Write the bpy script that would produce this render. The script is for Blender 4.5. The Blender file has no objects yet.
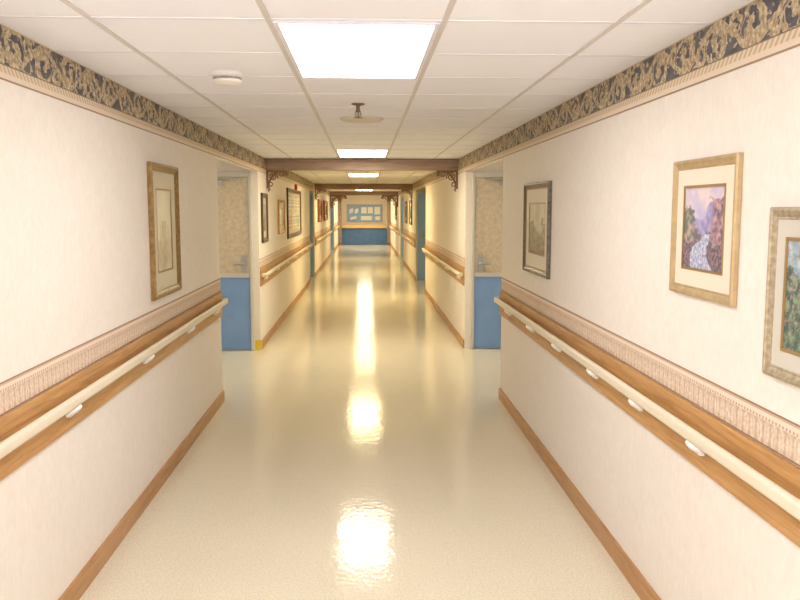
import bpy, math, random
from mathutils import Vector, Matrix, noise
random.seed(4)
scene = bpy.context.scene
COL = scene.collection
try:
    scene.view_settings.view_transform = 'Standard'
    scene.view_settings.look = 'None'
except Exception:
    pass

EYE, XL, XR, CZ = 1.71, -1.28, 1.22, 2.362
Y0, YE = -4.0, 40.0
BZ = 2.165           # bottom of the wallpaper frieze / opening headers

def lin(c):
    return tuple(((v/255.0)/12.92 if v/255.0 <= .04045 else ((v/255.0+.055)/1.055)**2.4) for v in c[:3])

# ------------------------------------------------------------- node helpers
class S:
    def __init__(s, nt, sock): s.nt, s.k = nt, sock
    def _m(s, op, *o):
        n = s.nt.nodes.new('ShaderNodeMath'); n.operation = op
        for i, v in enumerate((s,)+o):
            if isinstance(v, S): s.nt.links.new(v.k, n.inputs[i])
            else: n.inputs[i].default_value = v
        return S(s.nt, n.outputs[0])
    def __add__(s, o): return s._m('ADD', o)
    __radd__ = __add__
    def __sub__(s, o): return s._m('SUBTRACT', o)
    def __mul__(s, o): return s._m('MULTIPLY', o)
    __rmul__ = __mul__
    def __truediv__(s, o): return s._m('DIVIDE', o)
    def __lt__(s, o): return s._m('LESS_THAN', o)
    def __gt__(s, o): return s._m('GREATER_THAN', o)
    def fract(s): return s._m('FRACT')
    def floor(s): return s._m('FLOOR')
    def abs(s): return s._m('ABSOLUTE')
    def sin(s): return s._m('SINE')
    def mx(s, o): return s._m('MAXIMUM', o)
    def mn(s, o): return s._m('MINIMUM', o)
    def sqrt(s): return s._m('SQRT')
    def atan2(s, o): return s._m('ARCTAN2', o)
    def mod(s, o): return s._m('FLOORED_MODULO', o)

class M:
    def __init__(s, name, col=(200,200,200), rough=.6, metal=0.0, spec=None, coat=0.0):
        s.m = bpy.data.materials.new(name); s.m.use_nodes = True
        s.nt = s.m.node_tree; s.b = s.nt.nodes['Principled BSDF']
        s.b.inputs['Base Color'].default_value = (*lin(col), 1)
        s.b.inputs['Roughness'].default_value = rough
        s.b.inputs['Metallic'].default_value = metal
        if spec is not None: s.b.inputs['Specular IOR Level'].default_value = spec
        if coat: s.b.inputs['Coat Weight'].default_value = coat
    def n(s, t): return s.nt.nodes.new(t)
    def pos(s, kind='Position'):
        if kind == 'Position': v = s.n('ShaderNodeNewGeometry').outputs['Position']
        else: v = s.n('ShaderNodeTexCoord').outputs[kind]
        return v
    def xyz(s, v):
        n = s.n('ShaderNodeSeparateXYZ'); s.nt.links.new(v, n.inputs[0])
        return [S(s.nt, n.outputs[i]) for i in range(3)]
    def map(s, v, scale):
        n = s.n('ShaderNodeMapping'); s.nt.links.new(v, n.inputs[0]); n.inputs['Scale'].default_value = scale
        return n.outputs[0]
    def noise(s, v, scale, detail=3, rough=.5, dist=0):
        n = s.n('ShaderNodeTexNoise'); s.nt.links.new(v, n.inputs['Vector'])
        n.inputs['Scale'].default_value = scale; n.inputs['Detail'].default_value = detail
        n.inputs['Roughness'].default_value = rough; n.inputs['Distortion'].default_value = dist
        return S(s.nt, n.outputs['Fac'])
    def ramp(s, f, stops):
        n = s.n('ShaderNodeValToRGB'); s.nt.links.new(f.k, n.inputs[0])
        e = n.color_ramp.elements
        while len(e) < len(stops): e.new(.5)
        for i, (p, c) in enumerate(stops):
            e[i].position = p; e[i].color = (*lin(c), 1)
        return n.outputs[0]
    def mix(s, f, a, b):
        n = s.n('ShaderNodeMix'); n.data_type = 'RGBA'
        if isinstance(f, S): s.nt.links.new(f.k, n.inputs[0])
        else: n.inputs[0].default_value = f
        for i, v in ((6, a), (7, b)):
            if isinstance(v, tuple): n.inputs[i].default_value = (*lin(v), 1)
            else: s.nt.links.new(v, n.inputs[i])
        return n.outputs[2]
    def color(s, c): s.nt.links.new(c, s.b.inputs['Base Color'])
    def bump(s, f, strength=.2, dist=.01):
        n = s.n('ShaderNodeBump'); n.inputs['Strength'].default_value = strength
        n.inputs['Distance'].default_value = dist
        s.nt.links.new(f.k, n.inputs['Height']); s.nt.links.new(n.outputs[0], s.b.inputs['Normal'])

def wood(name, light, dark, rough=.35, axis=1, kind='Position', coat=.0):
    m = M(name, light, rough, coat=coat); p = m.pos(kind)
    sc = [30, 30, 30]; sc[axis] = 1.6
    v = m.map(p, tuple(sc))
    a = m.noise(v, 1.0, 4, .6, 1.2)
    sc2 = [160, 160, 160]; sc2[axis] = 6
    b = m.noise(m.map(p, tuple(sc2)), 1.0, 2, .5)
    f = a*.75 + b*.25
    m.color(m.ramp(f, [(.32, dark), (.5, tuple((x+y)//2+6 for x, y in zip(light, dark))), (.66, light)]))
    m.bump(f, .08, .003)
    return m.m

# ------------------------------------------------------------- materials
w = M('wallpaper_offwhite', (236, 228, 216), .62, spec=.3)
p = w.pos()
n1 = w.noise(p, 16, 4, .6, .8); n2 = w.noise(w.map(p, (60, 60, 22)), 1.0, 3, .6)
w.color(w.ramp(n1*.5+n2*.5, [(.34, (234, 225, 213)), (.52, (238, 230, 219)), (.70, (242, 235, 225))]))
w.bump(n2, .05, .002)
WALL = w.m

f = M('vinyl_floor', (214, 208, 186), .08, spec=.30)
p = f.pos()
a = f.noise(p, 90, 3, .7); b = f.noise(p, 1.2, 3, .5); c = f.noise(p, 150, 2, .6)
f.color(f.mix((c > .58)*.5, f.ramp(a*.85+b*.15, [(.35, (218, 208, 182)), (.5, (226, 217, 192)), (.66, (233, 225, 203))]), (178, 164, 134)))
r = a*.05 + .08
f.nt.links.new(r.k, f.b.inputs['Roughness'])
w1 = f.noise(f.map(p, (16, 7, 8)), 1.0, 2, .5); w2 = f.noise(p, 26, 2, .5)
f.bump(w1*.5+w2*.5, .48, .004)
FLOOR = f.m

t = M('acoustic_ceiling_tile', (246, 244, 248), .9, spec=.1)
p = t.pos(); a = t.noise(p, 150, 3, .7); b = t.noise(t.map(p, (1.6, 1.6, 1)), 1.0, 2)
t.color(t.mix((a > .62)*.15, t.ramp(b, [(.3, (246, 245, 252)), (.7, (250, 250, 255))]), (220, 216, 224)))
t.bump(a, .12, .002)
TILE = t.m
TBAR = M('painted_grid_metal', (234, 231, 236), .5).m
TBARD = M('warm_grey_grid_metal', (216, 209, 206), .5).m  # lengthwise bars, slightly darker and warmer than the cross bars

def frieze_mat():
    m = M('leaf_scroll_frieze', rough=.6, spec=.25)
    p = m.pos(); X, Y, Z = m.xyz(p)
    d = m.noise(p, 9, 1, .5); d2 = m.noise(p, 26, 1, .5); d3 = m.noise(p, 70, 1, .5)
    t = (Z-BZ)/(CZ-BZ)
    Hh = .14
    def spir(shift, C, R, k, oy, amp):
        s = Y + (d-.5)*.07 + shift
        i = (s/C).floor(); flip = i.mod(2.0)*2-1
        sx = ((s/C).fract()-.5)*(C/Hh)
        ty = ((t-.61)*1.4)*flip + oy
        th = ty.atan2(sx)
        r0 = (sx*sx*.7+ty*ty).sqrt() + (d2-.5)*amp
        r = r0 + (th*9+(r0*22)).sin()*.022
        return ((r*k + th*.15915).fract() < .60) * (r < R), s, C
    a1, s, C = spir(0, .27, .52, 2.1, -.05, .14)
    a2, _, _ = spir(.135, .27, .30, 3.2, .24, .08)
    stem = ((t-.61)*1.4 - ((s*(math.pi/C)).sin()*.40)).abs() < (.06 + d3*.07)
    leaf = (m.noise(m.map(p, (1, 26, 32)), 1.0, 1, .5, 1.0) > .59)
    g = a1.mx(a2).mx(stem).mx(leaf)
    gold = m.ramp(m.noise(p, 50, 3, .6), [(.32, (140, 122, 96)), (.5, (182, 162, 130)), (.68, (220, 204, 172))])
    dark = m.ramp(m.noise(p, 20, 2), [(.4, (84, 82, 88)), (.6, (106, 102, 104))])
    c = m.mix(g, dark, gold)
    c = m.mix(t > .955, c, (186, 166, 136))
    rope = ((Y*30 + t*5).fract() < .5)
    low = m.mix(rope, (224, 206, 180), (198, 174, 144))
    c = m.mix(t < .29, c, (134, 114, 92))
    c = m.mix(t < .265, c, low)
    c = m.mix(t < .13, c, (226, 210, 188))
    c = m.mix(t < .03, c, (164, 136, 108))
    m.color(c)
    return m.m
FRIEZE = frieze_mat()

CB0, CB1 = .99, 1.105
def chair_mat():
    m = M('acanthus_chair_border', rough=.6, spec=.25)
    p = m.pos(); X, Y, Z = m.xyz(p)
    t = (Z-CB0)/(CB1-CB0)
    C = .044
    d = m.noise(p, 60, 2, .5)
    sx = ((Y/C).fract()-.5)+(d-.5)*.3
    ty = (t-.34)*1.4
    th = ty.atan2(sx)
    r = (sx*sx+ty*ty*.75).sqrt() + (th*7).sin()*.035
    lobe = (r*2.0).mn(1.0)
    rib = (sx.abs() < .07)*(r < .30)
    g = ((lobe*lobe*lobe)*.55).mx(rib*.40)*(t < .68)
    n = m.noise(p, 90, 2, .6)
    base = m.ramp(n, [(.35, (214, 192, 168)), (.65, (240, 222, 202))])
    c = m.mix(g, base, (172, 138, 110))
    bead = ((Y/.020).fract()-.5).abs() < .28
    c = m.mix((t > .70), c, m.mix(bead, (188, 158, 130), (228, 209, 187)))
    c = m.mix((t > .78), c, (232, 215, 196))
    c = m.mix((t > .90), c, (200, 172, 146))
    c = m.mix((t > .96), c, (156, 126, 100))
    c = m.mix((t < .05), c, (156, 124, 98))
    m.color(c)
    m.bump(g*-1+1, .5, .005)
    return m.m
CHAIR = chair_mat()

OAK = wood('golden_oak', (208, 160, 100), (160, 112, 60), .38)
OAKB = wood('oak_baseboard', (194, 146, 90), (156, 108, 62), .4)
OAKX = wood('oak_counter', (226, 198, 146), (196, 158, 104), .38, axis=0)
BEAM = wood('brown_beam_wood', (164, 138, 120), (122, 96, 82), .5, axis=0)
BRK = M('brown_fretwork_wood', (126, 92, 66), .5).m
CREAM = M('cream_vinyl', (228, 217, 192), .45).m
WHITEP = M('white_plastic', (248, 247, 245), .3).m
IVORY = M('ivory_plastic', (240, 235, 228), .4).m
VENTC = M('beige_vent_enamel', (222, 213, 196), .5).m
DGREY = M('grey_vent_slots', (158, 150, 142), .6).m
STEEL = M('satin_steel', (172, 172, 172), .35, .4).m
BRASS = M('brown_brass', (120, 96, 74), .4, .6).m
YELLOW = M('yellow_safety_tape', (232, 200, 60), .5).m
def noisy(name, c1, c2, sc=8, rough=.5):
    m = M(name, c1, rough); p = m.pos()
    m.color(m.ramp(m.noise(p, sc, 3, .6), [(.35, c1), (.65, c2)])); return m.m
BLUE = noisy('steel_blue_door_paint', (118, 154, 206), (126, 162, 212), 4, .45)
LBLUE = noisy('light_blue_door_paint', (140, 178, 224), (148, 186, 230), 4, .45)
DBLUE = noisy('deep_blue_panel', (70, 106, 158), (78, 116, 168), 3, .45)
TAN = noisy('grey_beige_patterned_door', (190, 176, 152), (210, 196, 172), 20, .5)
FRAMEP = M('pale_grey_frame_paint', (204, 200, 192), .45).m
def speck(name, a, b, c, sc, rough=.38, metal=.3):
    m = M(name, b, rough, metal); p = m.pos('Object'); nn = m.noise(p, sc, 2, .5)
    m.color(m.ramp(nn, [(.30, a), (.5, b), (.70, c)])); m.bump(nn, .06, .001); return m.m
GOLDF = speck('pale_gold_frame', (184, 156, 114), (192, 166, 124), (200, 176, 136), 25)
DGOLD = speck('antique_gold_frame', (132, 104, 58), (148, 118, 70), (166, 136, 86), 45)
BRONZE = speck('dark_pewter_frame', (92, 85, 75), (108, 100, 88), (126, 118, 104), 50)
BEIGEF = speck('ornate_beige_gold_frame', (158, 142, 114), (174, 158, 130), (190, 176, 148), 60)
DKF = M('dark_walnut_frame', (84, 58, 42), .4).m
REDF = M('red_brown_frame', (140, 74, 48), .4).m
MATC = M('cream_mat_board', (230, 220, 198), .75).m
MATD = M('dull_beige_mat_board', (216, 206, 178), .75).m
MATG = M('pale_grey_mat_board', (204, 198, 184), .75).m
GLINE = M('gold_fillet', (168, 136, 88), .4, .3).m
RED = M('red_enamel', (200, 34, 28), .35).m
PAPER = M('white_paper', (250, 249, 246), .8).m
def art_mat():
    m = M('print_under_glass', rough=.5, coat=.6)
    m.b.inputs['Coat Roughness'].default_value = .06
    n = m.n('ShaderNodeVertexColor'); n.layer_name = 'Col'
    m.color(n.outputs[0]); return m.m
ART = art_mat()
def emis(name, col, st):
    m = M(name, (230, 230, 230), .5)
    m.b.inputs['Emission Color'].default_value = (*col, 1)
    m.b.inputs['Emission Strength'].default_value = st
    return m.m

# ------------------------------------------------------------- mesh builder
class MB:
    def __init__(s): s.v, s.f, s.mi = [], [], []
    def add(s, vs, fs, mi=0):
        o = len(s.v); s.v += [tuple(v) for v in vs]
        for q in fs: s.f.append([o+i for i in q]); s.mi.append(mi)
    def box(s, x0, x1, y0, y1, z0, z1, mi=0):
        x0, x1 = sorted((x0, x1)); y0, y1 = sorted((y0, y1)); z0, z1 = sorted((z0, z1))
        s.add([(x0,y0,z0),(x1,y0,z0),(x1,y1,z0),(x0,y1,z0),(x0,y0,z1),(x1,y0,z1),(x1,y1,z1),(x0,y1,z1)],
              [(0,3,2,1),(4,5,6,7),(0,1,5,4),(1,2,6,5),(2,3,7,6),(3,0,4,7)], mi)
    def prism(s, pts, y0, y1, mi=0):      # pts in (x,z), extruded along y
        n = len(pts)
        s.add([(x, y0, z) for x, z in pts]+[(x, y1, z) for x, z in pts],
              [tuple(range(n)), tuple(range(2*n-1, n-1, -1))]+[(i, i+n, (i+1) % n+n, (i+1) % n) for i in range(n)], mi)
    def lathe(s, prof, c=(0,0,0), seg=32, mi=0):   # prof (r,z)
        vs = []; fs = []
        for r, z in prof:
            for k in range(seg):
                a = 2*math.pi*k/seg; vs.append((c[0]+r*math.cos(a), c[1]+r*math.sin(a), c[2]+z))
        for i in range(len(prof)-1):
            for k in range(seg):
                k2 = (k+1) % seg; fs.append((i*seg+k, i*seg+k2, (i+1)*seg+k2, (i+1)*seg+k))
        fs.append(tuple(range(seg))); fs.append(tuple(range((len(prof)-1)*seg, len(prof)*seg)))
        s.add(vs, fs, mi)
    def tube(s, path, r, seg=8, mi=0):
        P = [Vector(q) for q in path]; vs = []; fs = []
        for i, q in enumerate(P):
            d = (P[min(i+1, len(P)-1)]-P[max(i-1, 0)]).normalized()
            up = Vector((0, 1, 0)) if abs(d.y) < .9 else Vector((0, 0, 1))
            a = d.cross(up).normalized(); b = d.cross(a)
            rr = r[i] if isinstance(r, (list, tuple)) else r
            for k in range(seg):
                t = 2*math.pi*k/seg; vs.append(q+a*rr*math.cos(t)+b*rr*math.sin(t))
        for i in range(len(P)-1):
            for k in range(seg):
                k2 = (k+1) % seg; fs.append((i*seg+k, i*seg+k2, (i+1)*seg+k2, (i+1)*seg+k))
        fs.append(tuple(range(seg))); fs.append(tuple(range((len(P)-1)*seg, len(P)*seg)))
        s.add(vs, fs, mi)
    def frame(s, w, h, prof, mi=0):       # facing +x, centred at y=z=0; prof (inset, out)
        vs = []; n = len(prof)
        for ins, out in prof:
            a, b = w/2-ins, h/2-ins
            vs += [(out, -a, -b), (out, a, -b), (out, a, b), (out, -a, b)]
        fs = []
        for i in range(n-1):
            for k in range(4):
                k2 = (k+1) % 4; fs.append((i*4+k, i*4+k2, (i+1)*4+k2, (i+1)*4+k))
        s.add(vs, fs, mi)
    def obj(s, name, mats, origin=(0,0,0), parent=None, local=False, smooth=False, bevel=0):
        me = bpy.data.meshes.new(name)
        o = Vector((0,0,0)) if local else Vector(origin)
        me.from_pydata([tuple(Vector(v)-o) for v in s.v], [], s.f)
        for m in mats: me.materials.append(m)
        for pl, mi in zip(me.polygons, s.mi): pl.material_index = mi
        import bmesh
        bm = bmesh.new(); bm.from_mesh(me); bmesh.ops.recalc_face_normals(bm, faces=bm.faces); bm.to_mesh(me); bm.free()
        if smooth:
            for pl in me.polygons: pl.use_smooth = True
            try: me.set_sharp_from_angle(angle=math.radians(35))
            except Exception: pass
        ob = bpy.data.objects.new(name, me); COL.objects.link(ob)
        if parent is not None:
            ob.parent = parent
            ob.location = Vector(origin)-(parent.location if not local else Vector((0,0,0))) if not local else Vector(origin)
        else: ob.location = origin
        if bevel:
            md = ob.modifiers.new('Bevel', 'BEVEL'); md.width = bevel; md.segments = 2; md.limit_method = 'ANGLE'
        return ob

def top(ob, label, cat, group=None, kind=None):
    ob['label'] = label; ob['category'] = cat
    if group: ob['group'] = group
    if kind: ob['kind'] = kind
    return ob
def empty(name, loc):
    e = bpy.data.objects.new(name, None); e.empty_display_size = .1; e.location = loc
    COL.objects.link(e); return e

# ------------------------------------------------------------- room shell
ALC_L = [(7.18, 9.85), (18.9, 20.7), (30.2, 34.0)]
ALC_R = [(7.18, 9.85), (16.4, 19.6), (25.6, 28.6)]
def segs(alc):
    out = []; y = Y0
    for a, b in alc: out.append((y, a)); y = b
    out.append((y, YE)); return out

def side(name, X, s, alc, lab):
    mb = MB(); T = .07; D = 1.35
    for a, b in segs(alc): mb.box(X, X+s*T, a, b, 0, CZ)
    for a, b in alc:
        mb.box(X, X+s*T, a, b, BZ, CZ)
        mb.box(X+s*T, X+s*D, a-T, a, 0, CZ)
        mb.box(X+s*T, X+s*D, b, b+T, 0, CZ)
        mb.box(X+s*D, X+s*(D+T), a-T, b+T, 0, CZ)
    top(mb.obj(name, [WALL]), lab, 'wall', kind='structure')
side('wall_left', XL, -1, ALC_L, 'off-white textured wallpaper wall broken by door alcoves')
side('wall_right', XR, 1, ALC_R, 'pale pinkish wallpaper wall broken by door alcoves')
mb = MB(); mb.box(-1.4, 1.34, YE, YE+.12, 0, CZ)
top(mb.obj('wall_end', [WALL]), 'cream wall closing the end of the long corridor', 'wall', kind='structure')
mb = MB(); mb.box(-1.4, 1.34, Y0-.12, Y0, 0, CZ)
top(mb.obj('wall_back', [WALL]), 'plain wallpapered wall closing the near end', 'wall', kind='structure')
mb = MB(); mb.box(-2.9, 2.85, Y0-.12, YE+.12, -.1, 0)
top(mb.obj('floor', [FLOOR]), 'shiny waxed beige speckled vinyl floor with light reflections', 'floor', kind='structure')

mb = MB(); mb.box(-2.9, 2.85, Y0-.12, YE+.12, CZ, CZ+.1)
gx = [-.94-.61*2, -.94-.61, -.94, -.33, .28, .89, .89+.61, .89+1.22]
for x in gx: mb.box(x-.010, x+.010, Y0, YE, CZ-.004, CZ+.001, 2)
y = 2.9-.61*11
while y < YE:
    if y > Y0: mb.box(-2.85, 2.8, y-.010, y+.010, CZ-.003, CZ+.001, 1)
    y += .61
top(mb.obj('ceiling', [TILE, TBAR, TBARD]), 'suspended ceiling of white acoustic tiles in metal grid', 'ceiling', kind='structure')

def strips(name, X, s, lst, th, z0, z1, mat, lab, cat):
    mb = MB()
    for a, b in lst: mb.box(X, X-s*th, a, b, z0, z1)
    return top(mb.obj(name, [mat]), lab, cat, kind='structure')
strips('trim_1', XL, -1, [(Y0, YE)], .003, BZ, CZ-.004, FRIEZE, 'grey wallpaper frieze with tan leaf scrolls under the ceiling', 'wallpaper border')
strips('trim_2', XR, 1, [(Y0, YE)], .003, BZ, CZ-.004, FRIEZE, 'grey wallpaper frieze with tan leaf scrolls under the ceiling', 'wallpaper border')
strips('trim_3', XL, -1, segs(ALC_L), .003, CB0, CB1, CHAIR, 'tan leaf-patterned wallpaper border above the handrail', 'wallpaper border')
strips('trim_4', XR, 1, segs(ALC_R), .003, CB0, CB1, CHAIR, 'tan leaf-patterned wallpaper border above the handrail', 'wallpaper border')
strips('baseboard_left', XL, -1, segs(ALC_L), .014, 0, .10, OAKB, 'golden oak baseboard along the corridor wall', 'baseboard')
strips('baseboard_right', XR, 1, segs(ALC_R), .014, 0, .10, OAKB, 'golden oak baseboard along the corridor wall', 'baseboard')
mb = MB(); mb.box(XL-.068, XL+.016, 9.842, 9.848, 0, .12)
top(mb.obj('trim_5', [YELLOW]), 'small yellow strip at the foot of the alcove corner', 'corner strip', kind='structure')

# ------------------------------------------------------------- handrails
mb = MB()
vs = []; fs = []; NR, NS = 8, 16
for i in range(NR+1):
    th = math.pi*i/NR
    for k in range(NS):
        ph = 2*math.pi*k/NS
        vs.append((.042+.032*math.sin(th)*math.cos(ph), .046*math.cos(th), .864+.020*math.sin(th)*math.sin(ph)+.012*math.cos(ph)*math.sin(th)))
for i in range(NR):
    for k in range(NS):
        k2 = (k+1) % NS; fs.append((i*NS+k, i*NS+k2, (i+1)*NS+k2, (i+1)*NS+k))
mb.add(vs, fs)
mb.box(.018, .036, -.03, .03, .838, .884)
BRm = mb.obj('bracket_source', [WHITEP], local=True, smooth=True)
BRmesh = BRm.data; COL.objects.unlink(BRm); bpy.data.objects.remove(BRm)
def rnd(x0, x1, z0, z1, r, n=5):
    pts = []
    for cx, cz, a0 in ((x1-r, z1-r, 0), (x0+r, z1-r, 90), (x0+r, z0+r, 180), (x1-r, z0+r, 270)):
        for k in range(n+1):
            a = math.radians(a0+90*k/n); pts.append((cx+r*math.cos(a), cz+r*math.sin(a)))
    return pts
def handrail(X, s, a, b, ys):
    d = -s
    root = empty('handrail', (X, (a+b)/2, .78))
    o = root.location
    mb = MB(); mb.box(X, X+d*.019, a, b, .775, .988)
    ob = mb.obj('backboard', [OAK], tuple(o), root, bevel=.004); ob['label'] = 'golden oak board with visible grain'
    mb = MB(); mb.prism([(X+d*u, v) for u, v in rnd(.042, .074, .882, .932, .0155)], a+.05, b-.05)
    mb.obj('grip', [CREAM], tuple(o), root, smooth=True)
    for e, sg in ((a+.05, -1), (b-.05, 1)):
        mb = MB(); mb.prism([(X+d*u, v) for u, v in rnd(.018, .075, .881, .933, .0155)], e-sg*.012, e+sg*.035)
        mb.obj('end_cap', [CREAM], tuple(o), root, smooth=True, bevel=.008)
    for yy in ys:
        br = bpy.data.objects.new('bracket', BRmesh); COL.objects.link(br); br.parent = root
        br.location = Vector((X, yy, 0))-o
        if s > 0: br.rotation_euler = (0, 0, math.pi)
    top(root, 'oak wall handrail with cream vinyl grip on white brackets', 'handrail', 'corridor handrails')
def even(a, b, st=.85):
    n = max(2, int((b-a)/st)); return [a+.25+(b-a-.5)*i/(n-1) for i in range(n)]
handrail(XL, -1, Y0, 7.16, [-2, -.5, .6, 1.5, 2.4, 3.42, 4.62, 5.75, 6.75])
handrail(XR, 1, Y0, 7.16, [-2, -.5, .6, 1.4, 2.0, 2.78, 3.42, 4.1, 4.9, 5.7, 6.6])
for a, b in segs(ALC_L)[1:3]: handrail(XL, -1, a+.03, b-.03, even(a, b, 1.2))
for a, b in segs(ALC_R)[1:3]: handrail(XR, 1, a+.03, b-.03, even(a, b, 1.2))
handrail(XR, 1, 28.65, 38.6, even(28.65, 38.6, 1.6))
handrail(XL, -1, 34.05, 38.6, even(34.05, 38.6, 1.6))

# ------------------------------------------------------------- doors
DN = [0]
def door(X, s, yf, upper, lower, lab, off):
    DN[0] += 1
    xa, xb = X+s*off, X+s*(off+.92)
    root = empty('door_%d' % DN[0], ((xa+xb)/2, yf, 0)); o = tuple(root.location)
    mb = MB()
    mb.box(xa-s*.033, xa, yf-.06, yf, 0, 2.15); mb.box(xb, xb+s*.055, yf-.06, yf, 0, 2.15); mb.box(xa, xb, yf-.06, yf, 2.09, 2.15)
    mb.obj('door_frame', [FRAMEP], o, root, bevel=.004)
    mb = MB(); mb.box(xa+s*.004, xb-s*.004, yf-.045, yf-.002, .90, 2.086, 0)
    ob = mb.obj('upper_panel', [upper], o, root); ob['label'] = 'upper door leaf'
    mb = MB(); mb.box(xa+s*.004, xb-s*.004, yf-.045, yf-.002, .01, .90, 0)
    ob = mb.obj('lower_panel', [lower], o, root); ob['label'] = 'blue lower door leaf'
    if upper is not lower:
        mb = MB(); mb.box(xa+s*.006, xb-s*.006, yf-.056, yf-.045, .89, .94)
        mb.obj('ledge_trim', [FRAMEP], o, root, bevel=.003)
    hx = xa+s*.070; z = 1.06; yy = yf-.045
    mb = MB(); mb.box(hx-.034, hx+.034, yy-.014, yy, z-.11, z+.10)
    mb.tube([(hx, yy, z), (hx, yy-.06, z), (hx+s*.03, yy-.07, z), (hx+s*.12, yy-.07, z-.008)], [.018, .017, .016, .013], 10)
    mb.obj('lever_handle', [STEEL], o, root, smooth=True)
    mb = MB(); mb.box(xa+s*.30, xa+s*.60, yy-.05, yy, 1.99, 2.05)
    mb.tube([(xa+s*.35, yy-.03, 2.055), (xa+s*.2, yy-.12, 2.06), (xa+s*.12, yy-.03, 2.075)], .009)
    mb.obj('door_closer', [STEEL], o, root, smooth=True)
    top(root, lab, 'door', kind='structure')
door(XL, -1, 9.85, TAN, BLUE, 'beige patterned alcove door with blue lower half and lever handle', .108)
door(XR, 1, 9.85, TAN, BLUE, 'beige patterned alcove door with blue lower half and lever handle', .108)
door(XL, -1, 20.7, LBLUE, LBLUE, 'plain blue alcove door with steel lever', .045)
door(XR, 1, 19.6, LBLUE, LBLUE, 'plain blue alcove door with steel lever', .045)
door(XL, -1, 34.0, LBLUE, LBLUE, 'plain blue alcove door with steel lever', .045)
door(XR, 1, 28.6, LBLUE, LBLUE, 'plain blue alcove door with steel lever', .045)

# ------------------------------------------------------------- beams with fretwork brackets
def arc(cx, cz, r, a0, a1, n=10):
    return [(cx+r*math.cos(math.radians(a0+(a1-a0)*i/n)), 0, cz+r*math.sin(math.radians(a0+(a1-a0)*i/n))) for i in range(n+1)]
def bracket_mesh(s, k=1.0):   # sits in corner: wall at x=0, beam underside at z=0, extends +x*s, -z
    mb = MB()
    def T(path, r): mb.tube([(s*q[0], q[1], q[2]) for q in path], r)
    mb.box(0, s*.025, -.02, .02, -.24, 0); mb.box(0, s*.27, -.02, .02, -.022, 0)
    T(arc(.25, -.22, .225, 90, 180, 12), .013)
    sp = []
    for i in range(30):
        a = -.4+i*.42; r = .062*(1-i/36); sp.append((.085+r*math.cos(a), 0, -.08+r*math.sin(a)))
    T(sp, .009)
    for cx, cz, r in ((.19, -.05, .026), (.05, -.18, .026), (.25, -.045, .018)):
        T(arc(cx, cz, r, 0, 360, 12), .008)
    T([(.25, 0, -.02), (.27, 0, -.05), (.262, 0, -.075)], [.014, .016, .006])
    T([(.02, 0, -.22), (.035, 0, -.25), (.02, 0, -.275)], [.014, .016, .006])
    mb.v = [(a*k, b, c*k*.8 if k > 1 else c) for a, b, c in mb.v]
    return mb
for yb in (10.7, 20.95, 30.0):
    root = empty('ceiling_beam', ((XL+XR)/2, yb, CZ-.15)); o = tuple(root.location)
    mb = MB(); mb.box(XL+.004, XR-.004, yb-.07, yb+.07, CZ-.15, CZ-.006)
    mb.box(XL+.004, XR-.004, yb-.085, yb+.085, CZ-.035, CZ-.006)
    mb.obj('timber', [BEAM], o, root, bevel=.006)
    for X, s in ((XL+.004, 1), (XR-.004, -1)):
        m2 = bracket_mesh(s, 2.2 if yb > 25 else 1.0)
        b = m2.obj('fretwork_bracket', [BRK], local=True, parent=root, smooth=True, origin=tuple(Vector((X, yb, CZ-.15))-Vector(o)))
        b['label'] = 'dark scrolled wooden corner bracket'
    top(root, 'brown wooden beam across the ceiling with scrolled corner brackets', 'beam', 'ceiling beams')

# ------------------------------------------------------------- ceiling lights and added fill panels
def light(y0, em, lab, xc=-.025):
    x0, x1, y1 = xc-.305+.013, xc+.305-.013, y0+1.22-.013; y0 = y0+.013
    root = empty('ceiling_light', ((x0+x1)/2, (y0+y1)/2, CZ)); o = tuple(root.location)
    mb = MB()
    for b in ((x0, x0+.018, y0, y1), (x1-.018, x1, y0, y1), (x0+.018, x1-.018, y0, y0+.018), (x0+.018, x1-.018, y1-.018, y1)):
        mb.box(*b, CZ-.010, CZ-.001)
    mb.obj('light_frame', [TBAR], o, root)
    mb = MB(); mb.box(x0+.018, x1-.018, y0+.018, y1-.018, CZ-.006, CZ-.001)
    mb.obj('diffuser', [em], o, root)
    top(root, lab, 'ceiling light', 'recessed fluorescent ceiling lights')
E1 = emis('cool_fluorescent_diffuser', (.98, .95, .97), 12.5)
E2 = emis('neutral_fluorescent_diffuser', (1, .88, .64), 24)
E3 = emis('warm_fluorescent_diffuser', (1, .81, .43), 28)
E4 = emis('end_fluorescent_diffuser', (1, .88, .58), 30)
EA = emis('alcove_fill_emitter', (1, .93, .80), 4.5)  # emitter for the added alcove panels that brighten doors and mid floor
LL = 'glowing rectangular recessed fluorescent light in tile ceiling'  # shared by the row fixtures and the added fill panels
for i in range(8):
    light(-3.2+6.1*i if i < 7 else 36.45, (E1, E1, E2, E3, E3, E3, E4, E4)[i], LL)  # last panel is an extra, added off the row spacing to brighten the end
light(7.78, EA, LL, -1.855-.05)  # added fill panel, hidden from the camera inside the left alcove
light(7.78, EA, LL, 1.805+.02)  # matching unseen fill panel added in the right alcove

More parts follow.
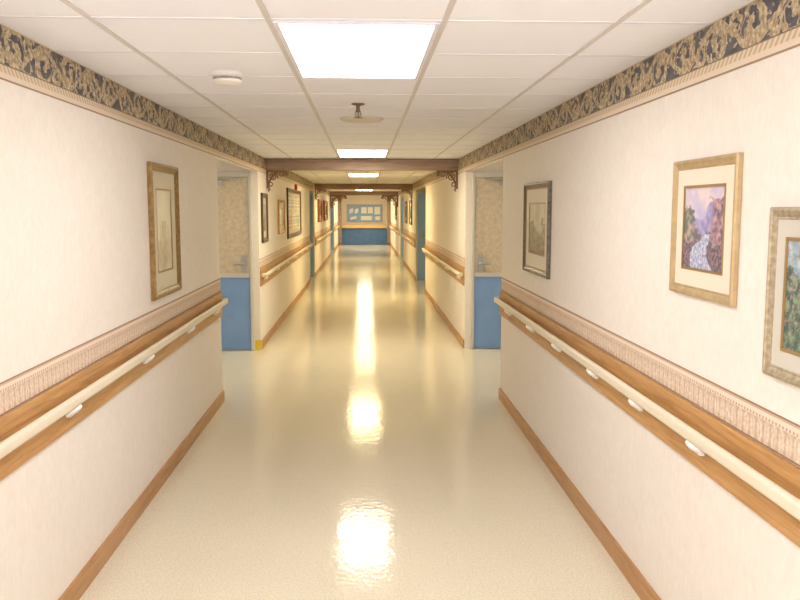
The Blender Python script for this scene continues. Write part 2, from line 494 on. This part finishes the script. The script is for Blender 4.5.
# ------------------------------------------------------------- ceiling fittings
c = (-.66, 4.03, CZ)
root = empty('smoke_detector', c)
mb = MB(); mb.lathe([(.080, 0), (.080, -.016), (.072, -.022), (.060, -.024)], c, 36)
mb.obj('base', [IVORY], c, root, smooth=True)
mb = MB(); mb.lathe([(.062, -.024), (.062, -.034)], c, 36)
for k in range(18):
    a = 2*math.pi*k/18; x_, y_ = c[0]+.064*math.cos(a), c[1]+.064*math.sin(a)
    mb.box(x_-.004, x_+.004, y_-.004, y_+.004, CZ-.034, CZ-.024)
mb.obj('vent_slots', [DGREY], c, root, smooth=False)
mb = MB(); mb.lathe([(.070, -.034), (.068, -.044), (.048, -.054), (.02, -.058), (.001, -.058)], c, 36)
mb.obj('cover', [IVORY], c, root, smooth=True)
top(root, 'round ivory smoke detector on a ceiling tile', 'smoke detector')
c = (-.04, 5.15, CZ)
root = empty('fire_sprinkler', c)
mb = MB(); mb.lathe([(.042, 0), (.040, -.006), (.02, -.012), (.012, -.014)], c, 28); mb.obj('escutcheon', [BRASS], c, root, smooth=True)
mb = MB(); mb.lathe([(.012, -.012), (.012, -.04), (.016, -.042), (.016, -.05), (.006, -.052)], c, 16)
for sx in (-1, 1): mb.tube([(c[0]+sx*.012, c[1], CZ-.05), (c[0]+sx*.02, c[1], CZ-.065), (c[0]+sx*.004, c[1], CZ-.085)], .003, 6)
mb.obj('sprinkler_body', [BRASS], c, root, smooth=True)
mb = MB(); mb.lathe([(.004, -.05), (.004, -.084), (.03, -.085), (.03, -.088), (.002, -.088)], c, 20); mb.obj('deflector', [BRASS], c, root, smooth=True)
top(root, 'small brass pendant sprinkler head hanging from ceiling', 'sprinkler')
c = (-.02, 5.98, CZ)
root = empty('ceiling_vent', c)
mb = MB(); mb.lathe([(.158, 0), (.158, -.010), (.14, -.018), (.125, -.010), (.11, -.018), (.095, -.010), (.08, -.016), (.065, -.012), (.001, -.014)], c, 40)
mb.obj('round_cover', [VENTC], c, root, smooth=True)
top(root, 'flat round beige ceiling vent cover', 'vent')

# ------------------------------------------------------------- framed pictures
def fb(x, y, sc, o=4): return noise.fractal(Vector((x*sc, y*sc, sc)), 1.0, 2.0, o)
def mixc(a, b, t): t = max(0, min(1, t)); return tuple(p*(1-t)+q*t for p, q in zip(a, b))
def art_garden(u, v):
    n = fb(u, v, 3.0); n2 = fb(u+3, v+7, 11); n3 = fb(u+9, v, 26, 2)
    c = mixc((196, 186, 222), (230, 214, 214), v*.6+n*.8+n2*.3)
    hill = .70+.10*math.sin(u*6+.5)+n*.10
    if v < hill: c = mixc((142, 136, 190), (184, 172, 210), .5+n2)
    k = .46+n*.18+.30*abs(u-.5)
    if v < k: c = mixc((98, 100, 112), (182, 150, 150), .5+n2*1.3)
    if u < .30+n2*.12 and .35 < v < .82+n*.2: c = mixc((110, 96, 120), (206, 160, 158), .5+n2*1.5)
    if u > .74+n2*.10 and .3 < v < .72+n*.2: c = mixc((104, 112, 112), (188, 168, 150), .5+n2*1.5)
    stream = abs(u-(.48+.12*math.sin(v*9)))
    if v < .44 and stream < .26-v*.4+n*.1: c = mixc((140, 152, 190), (220, 218, 230), .5+n3*1.2)
    elif v < .30+n*.15: c = mixc((76, 84, 92), (168, 124, 142), .45+n3*1.4)
    return c
def art_path(u, v):
    n = fb(u+5, v+1, 4); n2 = fb(u, v+4, 12); n3 = fb(u+2, v, 28, 2)
    c = mixc((64, 86, 78), (136, 158, 128), .45+n2*1.4)
    if v > .7+n*.3: c = mixc((124, 152, 168), (190, 204, 204), .5+n2)
    if v < .5 and abs(u-(.35+.3*v)) < .16-.2*v+n*.06: c = mixc((160, 150, 140), (212, 200, 180), .5+n3)
    if n3 > .35: c = mixc(c, (200, 150, 160), .7)
    return c
def art_pale(u, v):
    n = fb(u+2, v+1, 3); n2 = fb(u, v+4, 10)
    c = mixc((220, 216, 192), (208, 210, 188), v+n)
    if v < .45+n*.25: c = mixc((184, 184, 158), (206, 200, 174), .5+n2*1.2)
    if abs(u-.5+n*.1) < .14 and v < .62: c = mixc((172, 166, 142), (198, 188, 160), .5+n2)
    return c
def art_dusk(u, v):
    n = fb(u+8, v+1, 3); n2 = fb(u, v+9, 10)
    c = mixc((180, 177, 158), (208, 205, 186), v+n)
    if v < .5+n*.3: c = mixc((120, 120, 106), (164, 160, 136), .5+n2*1.2)
    return c
def art_notes(u, v):
    c = (226, 218, 196)
    for (a, b, w_, h_, cc) in ((.06, .55, .18, .36, (240, 240, 236)), (.3, .6, .2, .3, (200, 216, 232)), (.56, .55, .16, .38, (240, 226, 170)), (.78, .58, .16, .32, (238, 238, 232)), (.08, .1, .24, .34, (236, 200, 190)), (.4, .12, .2, .36, (240, 240, 236)), (.68, .1, .24, .36, (190, 214, 190))):
        if a < u < a+w_ and b < v < b+h_:
            c = cc if int(v*60) % 3 else mixc(cc, (110, 110, 120), .5)
    return c
def picture(X, s, ya, yb, z0, z1, art, fmat, mmat, fw, mw, label, depth=.03, cat='picture', name='framed_picture', res=90, fillet=True, liner=False):
    w_, h_ = abs(yb-ya), z1-z0
    root = empty(name, (X, (ya+yb)/2, (z0+z1)/2))
    if s > 0: root.rotation_euler = (0, 0, math.pi)
    D = depth; o = (0, 0, 0)
    mb = MB(); mb.frame(w_, h_, [(0, .001), (0, D*.7), (fw*.12, D*.95), (fw*.3, D), (fw*.42, D*.78), (fw*.55, D*.72), (fw*.8, D*.5), (fw*.9, D*.58), (fw, D*.5), (fw, .004)])
    mb.obj('picture_frame', [fmat], o, root, local=True, smooth=False)
    if liner:
        mb = MB(); mb.frame(w_-2*fw, h_-2*fw, [(0, .005), (0, D*.52), (.010, D*.46), (.010, .008)])
        mb.obj('gold_liner', [GLINE], o, root, local=True)
    aw, ah = w_-2*fw, h_-2*fw
    if mw > 0:
        mb = MB(); mb.frame(aw, ah, [(0, .006), (0, .010), (mw, .010), (mw, .006)])
        if fillet: mb.frame(aw-2*mw+.012, ah-2*mw+.012, [(0, .010), (0, .0115), (.010, .0115), (.010, .008)], 1)
        mb.obj('mat_board', [mmat, GLINE], o, root, local=True)
    pw, ph = aw-2*mw, ah-2*mw
    nx = res; ny = max(8, int(res*ph/pw)) if pw > 0 else res
    vs = []; fs = []; cols = []
    for j in range(ny+1):
        for i in range(nx+1):
            u, v = i/nx, j/ny
            vs.append((.007, (u-.5)*pw, (v-.5)*ph)); cols.append(lin(art(1-u if s > 0 else u, v)))
    for j in range(ny):
        for i in range(nx):
            a = j*(nx+1)+i; fs.append((a, a+1, a+nx+2, a+nx+1))
    mb = MB(); mb.add(vs, fs); ob = mb.obj('print', [ART], o, root, local=True)
    at = ob.data.color_attributes.new('Col', 'FLOAT_COLOR', 'POINT')
    for k, cc in enumerate(cols): at.data[k].color = (*cc, 1)
    mb = MB(); mb.box(.001, .004, -w_/2+.004, w_/2-.004, -h_/2+.004, h_/2-.004)
    mb.obj('backing', [DKF], o, root, local=True)
    top(root, label, cat)
    return root
picture(XR, 1, 2.595, 3.145, 1.390, 1.892, art_garden, GOLDF, MATC, .036, .065, 'gold-framed garden and stream print with cream mat', depth=.022)
picture(XR, 1, 1.84, 2.37, 1.215, 1.716, art_path, BEIGEF, MATG, .036, .055, 'ornate beige-gold framed green woodland print with pale grey mat', depth=.022)
picture(XL, -1, 4.87, 5.56, 1.165, 1.988, art_pale, DGOLD, MATD, .048, .11, 'large antique gold framed pale landscape print with cream mat', depth=.032)
picture(XR, 1, 5.28, 6.10, 1.25, 1.895, art_dusk, BRONZE, MATC, .036, .11, 'dark pewter framed muted landscape print with pale mat', depth=.028, liner=True)
picture(XL, -1, 10.08, 10.60, 1.295, 1.91, art_dusk, DKF, MATG, .06, .08, 'dark walnut framed small print beside beam bracket', res=30)
picture(XL, -1, 12.0, 12.85, 1.34, 1.85, art_pale, OAK, MATC, .05, .08, 'light wood framed pale print', res=30)
picture(XL, -1, 13.4, 16.1, 1.22, 2.06, art_notes, DKF, MATC, .07, 0, 'long dark-framed notice board pinned with papers', cat='notice board', name='notice_board', res=120)
picture(XL, -1, 22.0, 23.6, 1.36, 1.98, art_dusk, REDF, MATC, .12, .05, 'red-brown wooden framed picture', depth=.06, res=24)
picture(XL, -1, 25.0, 27.0, 1.36, 1.98, art_pale, REDF, MATC, .12, .05, 'wide red-brown wooden framed picture', depth=.06, res=24)
picture(XR, 1, 21.0, 22.0, 1.3, 1.95, art_dusk, DKF, MATC, .08, .08, 'dark framed print near blue door alcove', res=24)
picture(XR, 1, 23.4, 24.5, 1.3, 1.95, art_pale, DKF, MATC, .08, .08, 'dark framed pale print', res=24)
picture(XR, 1, 31.0, 32.6, 1.3, 1.95, art_dusk, REDF, MATC, .08, .08, 'reddish framed print near corridor end', res=24)

# fire alarm
c = (XL, 15.0, 2.12); root = empty('fire_alarm', c)
mb = MB(); mb.box(XL, XL+.045, 14.94, 15.06, 2.06, 2.16); mb.obj('housing', [RED], c, root, bevel=.006)
mb = MB(); mb.box(XL+.045, XL+.06, 14.97, 15.03, 2.115, 2.145); mb.obj('strobe_lens', [WHITEP], c, root, bevel=.004)
top(root, 'red fire alarm with white strobe high on wall', 'fire alarm')

# ------------------------------------------------------------- end of corridor
root = empty('reception_counter', (-.03, 39.4, 0)); o = tuple(root.location)
mb = MB(); mb.box(XL+.016, XR-.016, 39.25, 39.9, 0, .80); mb.obj('front_panel', [DBLUE], o, root)
mb = MB(); mb.box(XL+.016, XR-.016, 39.12, 39.95, .80, .97); mb.obj('countertop', [OAKX], o, root, bevel=.01)
mb = MB(); mb.box(XL+.016, XR-.016, 39.235, 39.25, 0, .09); mb.obj('plinth', [DBLUE], o, root)
top(root, 'deep blue reception counter with thick oak top', 'counter')
for xa_, xb_ in ((XL+.006, XL+.17), (XR-.17, XR-.006)):
    r2 = empty('wooden_post', ((xa_+xb_)/2, 38.9, 0)); o2 = tuple(r2.location)
    mb = MB(); mb.box(xa_+.01, xb_-.01, 38.83, 38.97, .12, 2.05); mb.obj('shaft', [BEAM], o2, r2, bevel=.01)
    mb = MB(); mb.box(xa_, xb_, 38.80, 39.0, 0, .12); mb.obj('base', [BRK], o2, r2, bevel=.01)
    mb = MB(); mb.box(xa_, xb_, 38.80, 39.0, 2.05, CZ-.006); mb.obj('capital', [BRK], o2, r2, bevel=.01)
    top(r2, 'brown wooden post flanking the reception counter', 'post', 'counter posts')
root = empty('bulletin_board', (-.02, YE, 1.5)); o = tuple(root.location)
mb = MB()
for b in ((-.90, .86, 1.92, 1.95), (-.90, .86, 1.08, 1.11), (-.90, -.87, 1.11, 1.92), (.83, .86, 1.11, 1.92)): mb.box(b[0], b[1], YE-.03, YE, b[2], b[3])
mb.obj('board_frame', [OAKX], o, root)
mb = MB(); mb.box(-.87, .83, YE-.012, YE, 1.11, 1.92); mb.obj('blue_backing', [LBLUE], o, root)
for i, (x, z, a, b_, tl) in enumerate(((-.76, 1.48, .18, .26, .9), (-.50, 1.48, .18, .26, .9), (-.72, 1.18, .3, .18, .5), (-.18, 1.5, .26, .36, 0), (.14, 1.5, .24, .36, 0), (-.2, 1.17, .54, .26, 0), (.46, 1.45, .28, .42, 0), (.5, 1.17, .24, .24, 0))):
    mb = MB(); mb.add([(x, YE-.015, z), (x+a, YE-.015, z+a*tl*.5), (x+a, YE-.015, z+b_+a*tl*.5-.05), (x, YE-.015, z+b_-.05)], [(0, 1, 2, 3)])
    mb.obj('pinned_paper', [PAPER], o, root)
top(root, 'blue bulletin board with pinned white papers behind counter', 'bulletin board')

# ------------------------------------------------------------- camera, flash, world
cam = bpy.data.cameras.new('camera'); co = bpy.data.objects.new('camera', cam); COL.objects.link(co)
cam.sensor_width = 36; cam.lens = 36*810/800; cam.clip_end = 200; cam.clip_start = .05
co.location = (0, 0, EYE)
co.rotation_euler = (math.radians(90-6.4), 0, -math.radians(2.46))
scene.camera = co
ld = bpy.data.lights.new('camera_flash', 'POINT'); ld.energy = 122; ld.shadow_soft_size = .08; ld.color = (.90, .92, 1.0)
lo = bpy.data.objects.new('camera_flash', ld); COL.objects.link(lo)
lo.location = (.02, -.05, EYE+.12)
wd = bpy.data.worlds.new('world'); wd.use_nodes = True; scene.world = wd
wd.node_tree.nodes['Background'].inputs[0].default_value = (.5, .48, .45, 1)
wd.node_tree.nodes['Background'].inputs[1].default_value = .1
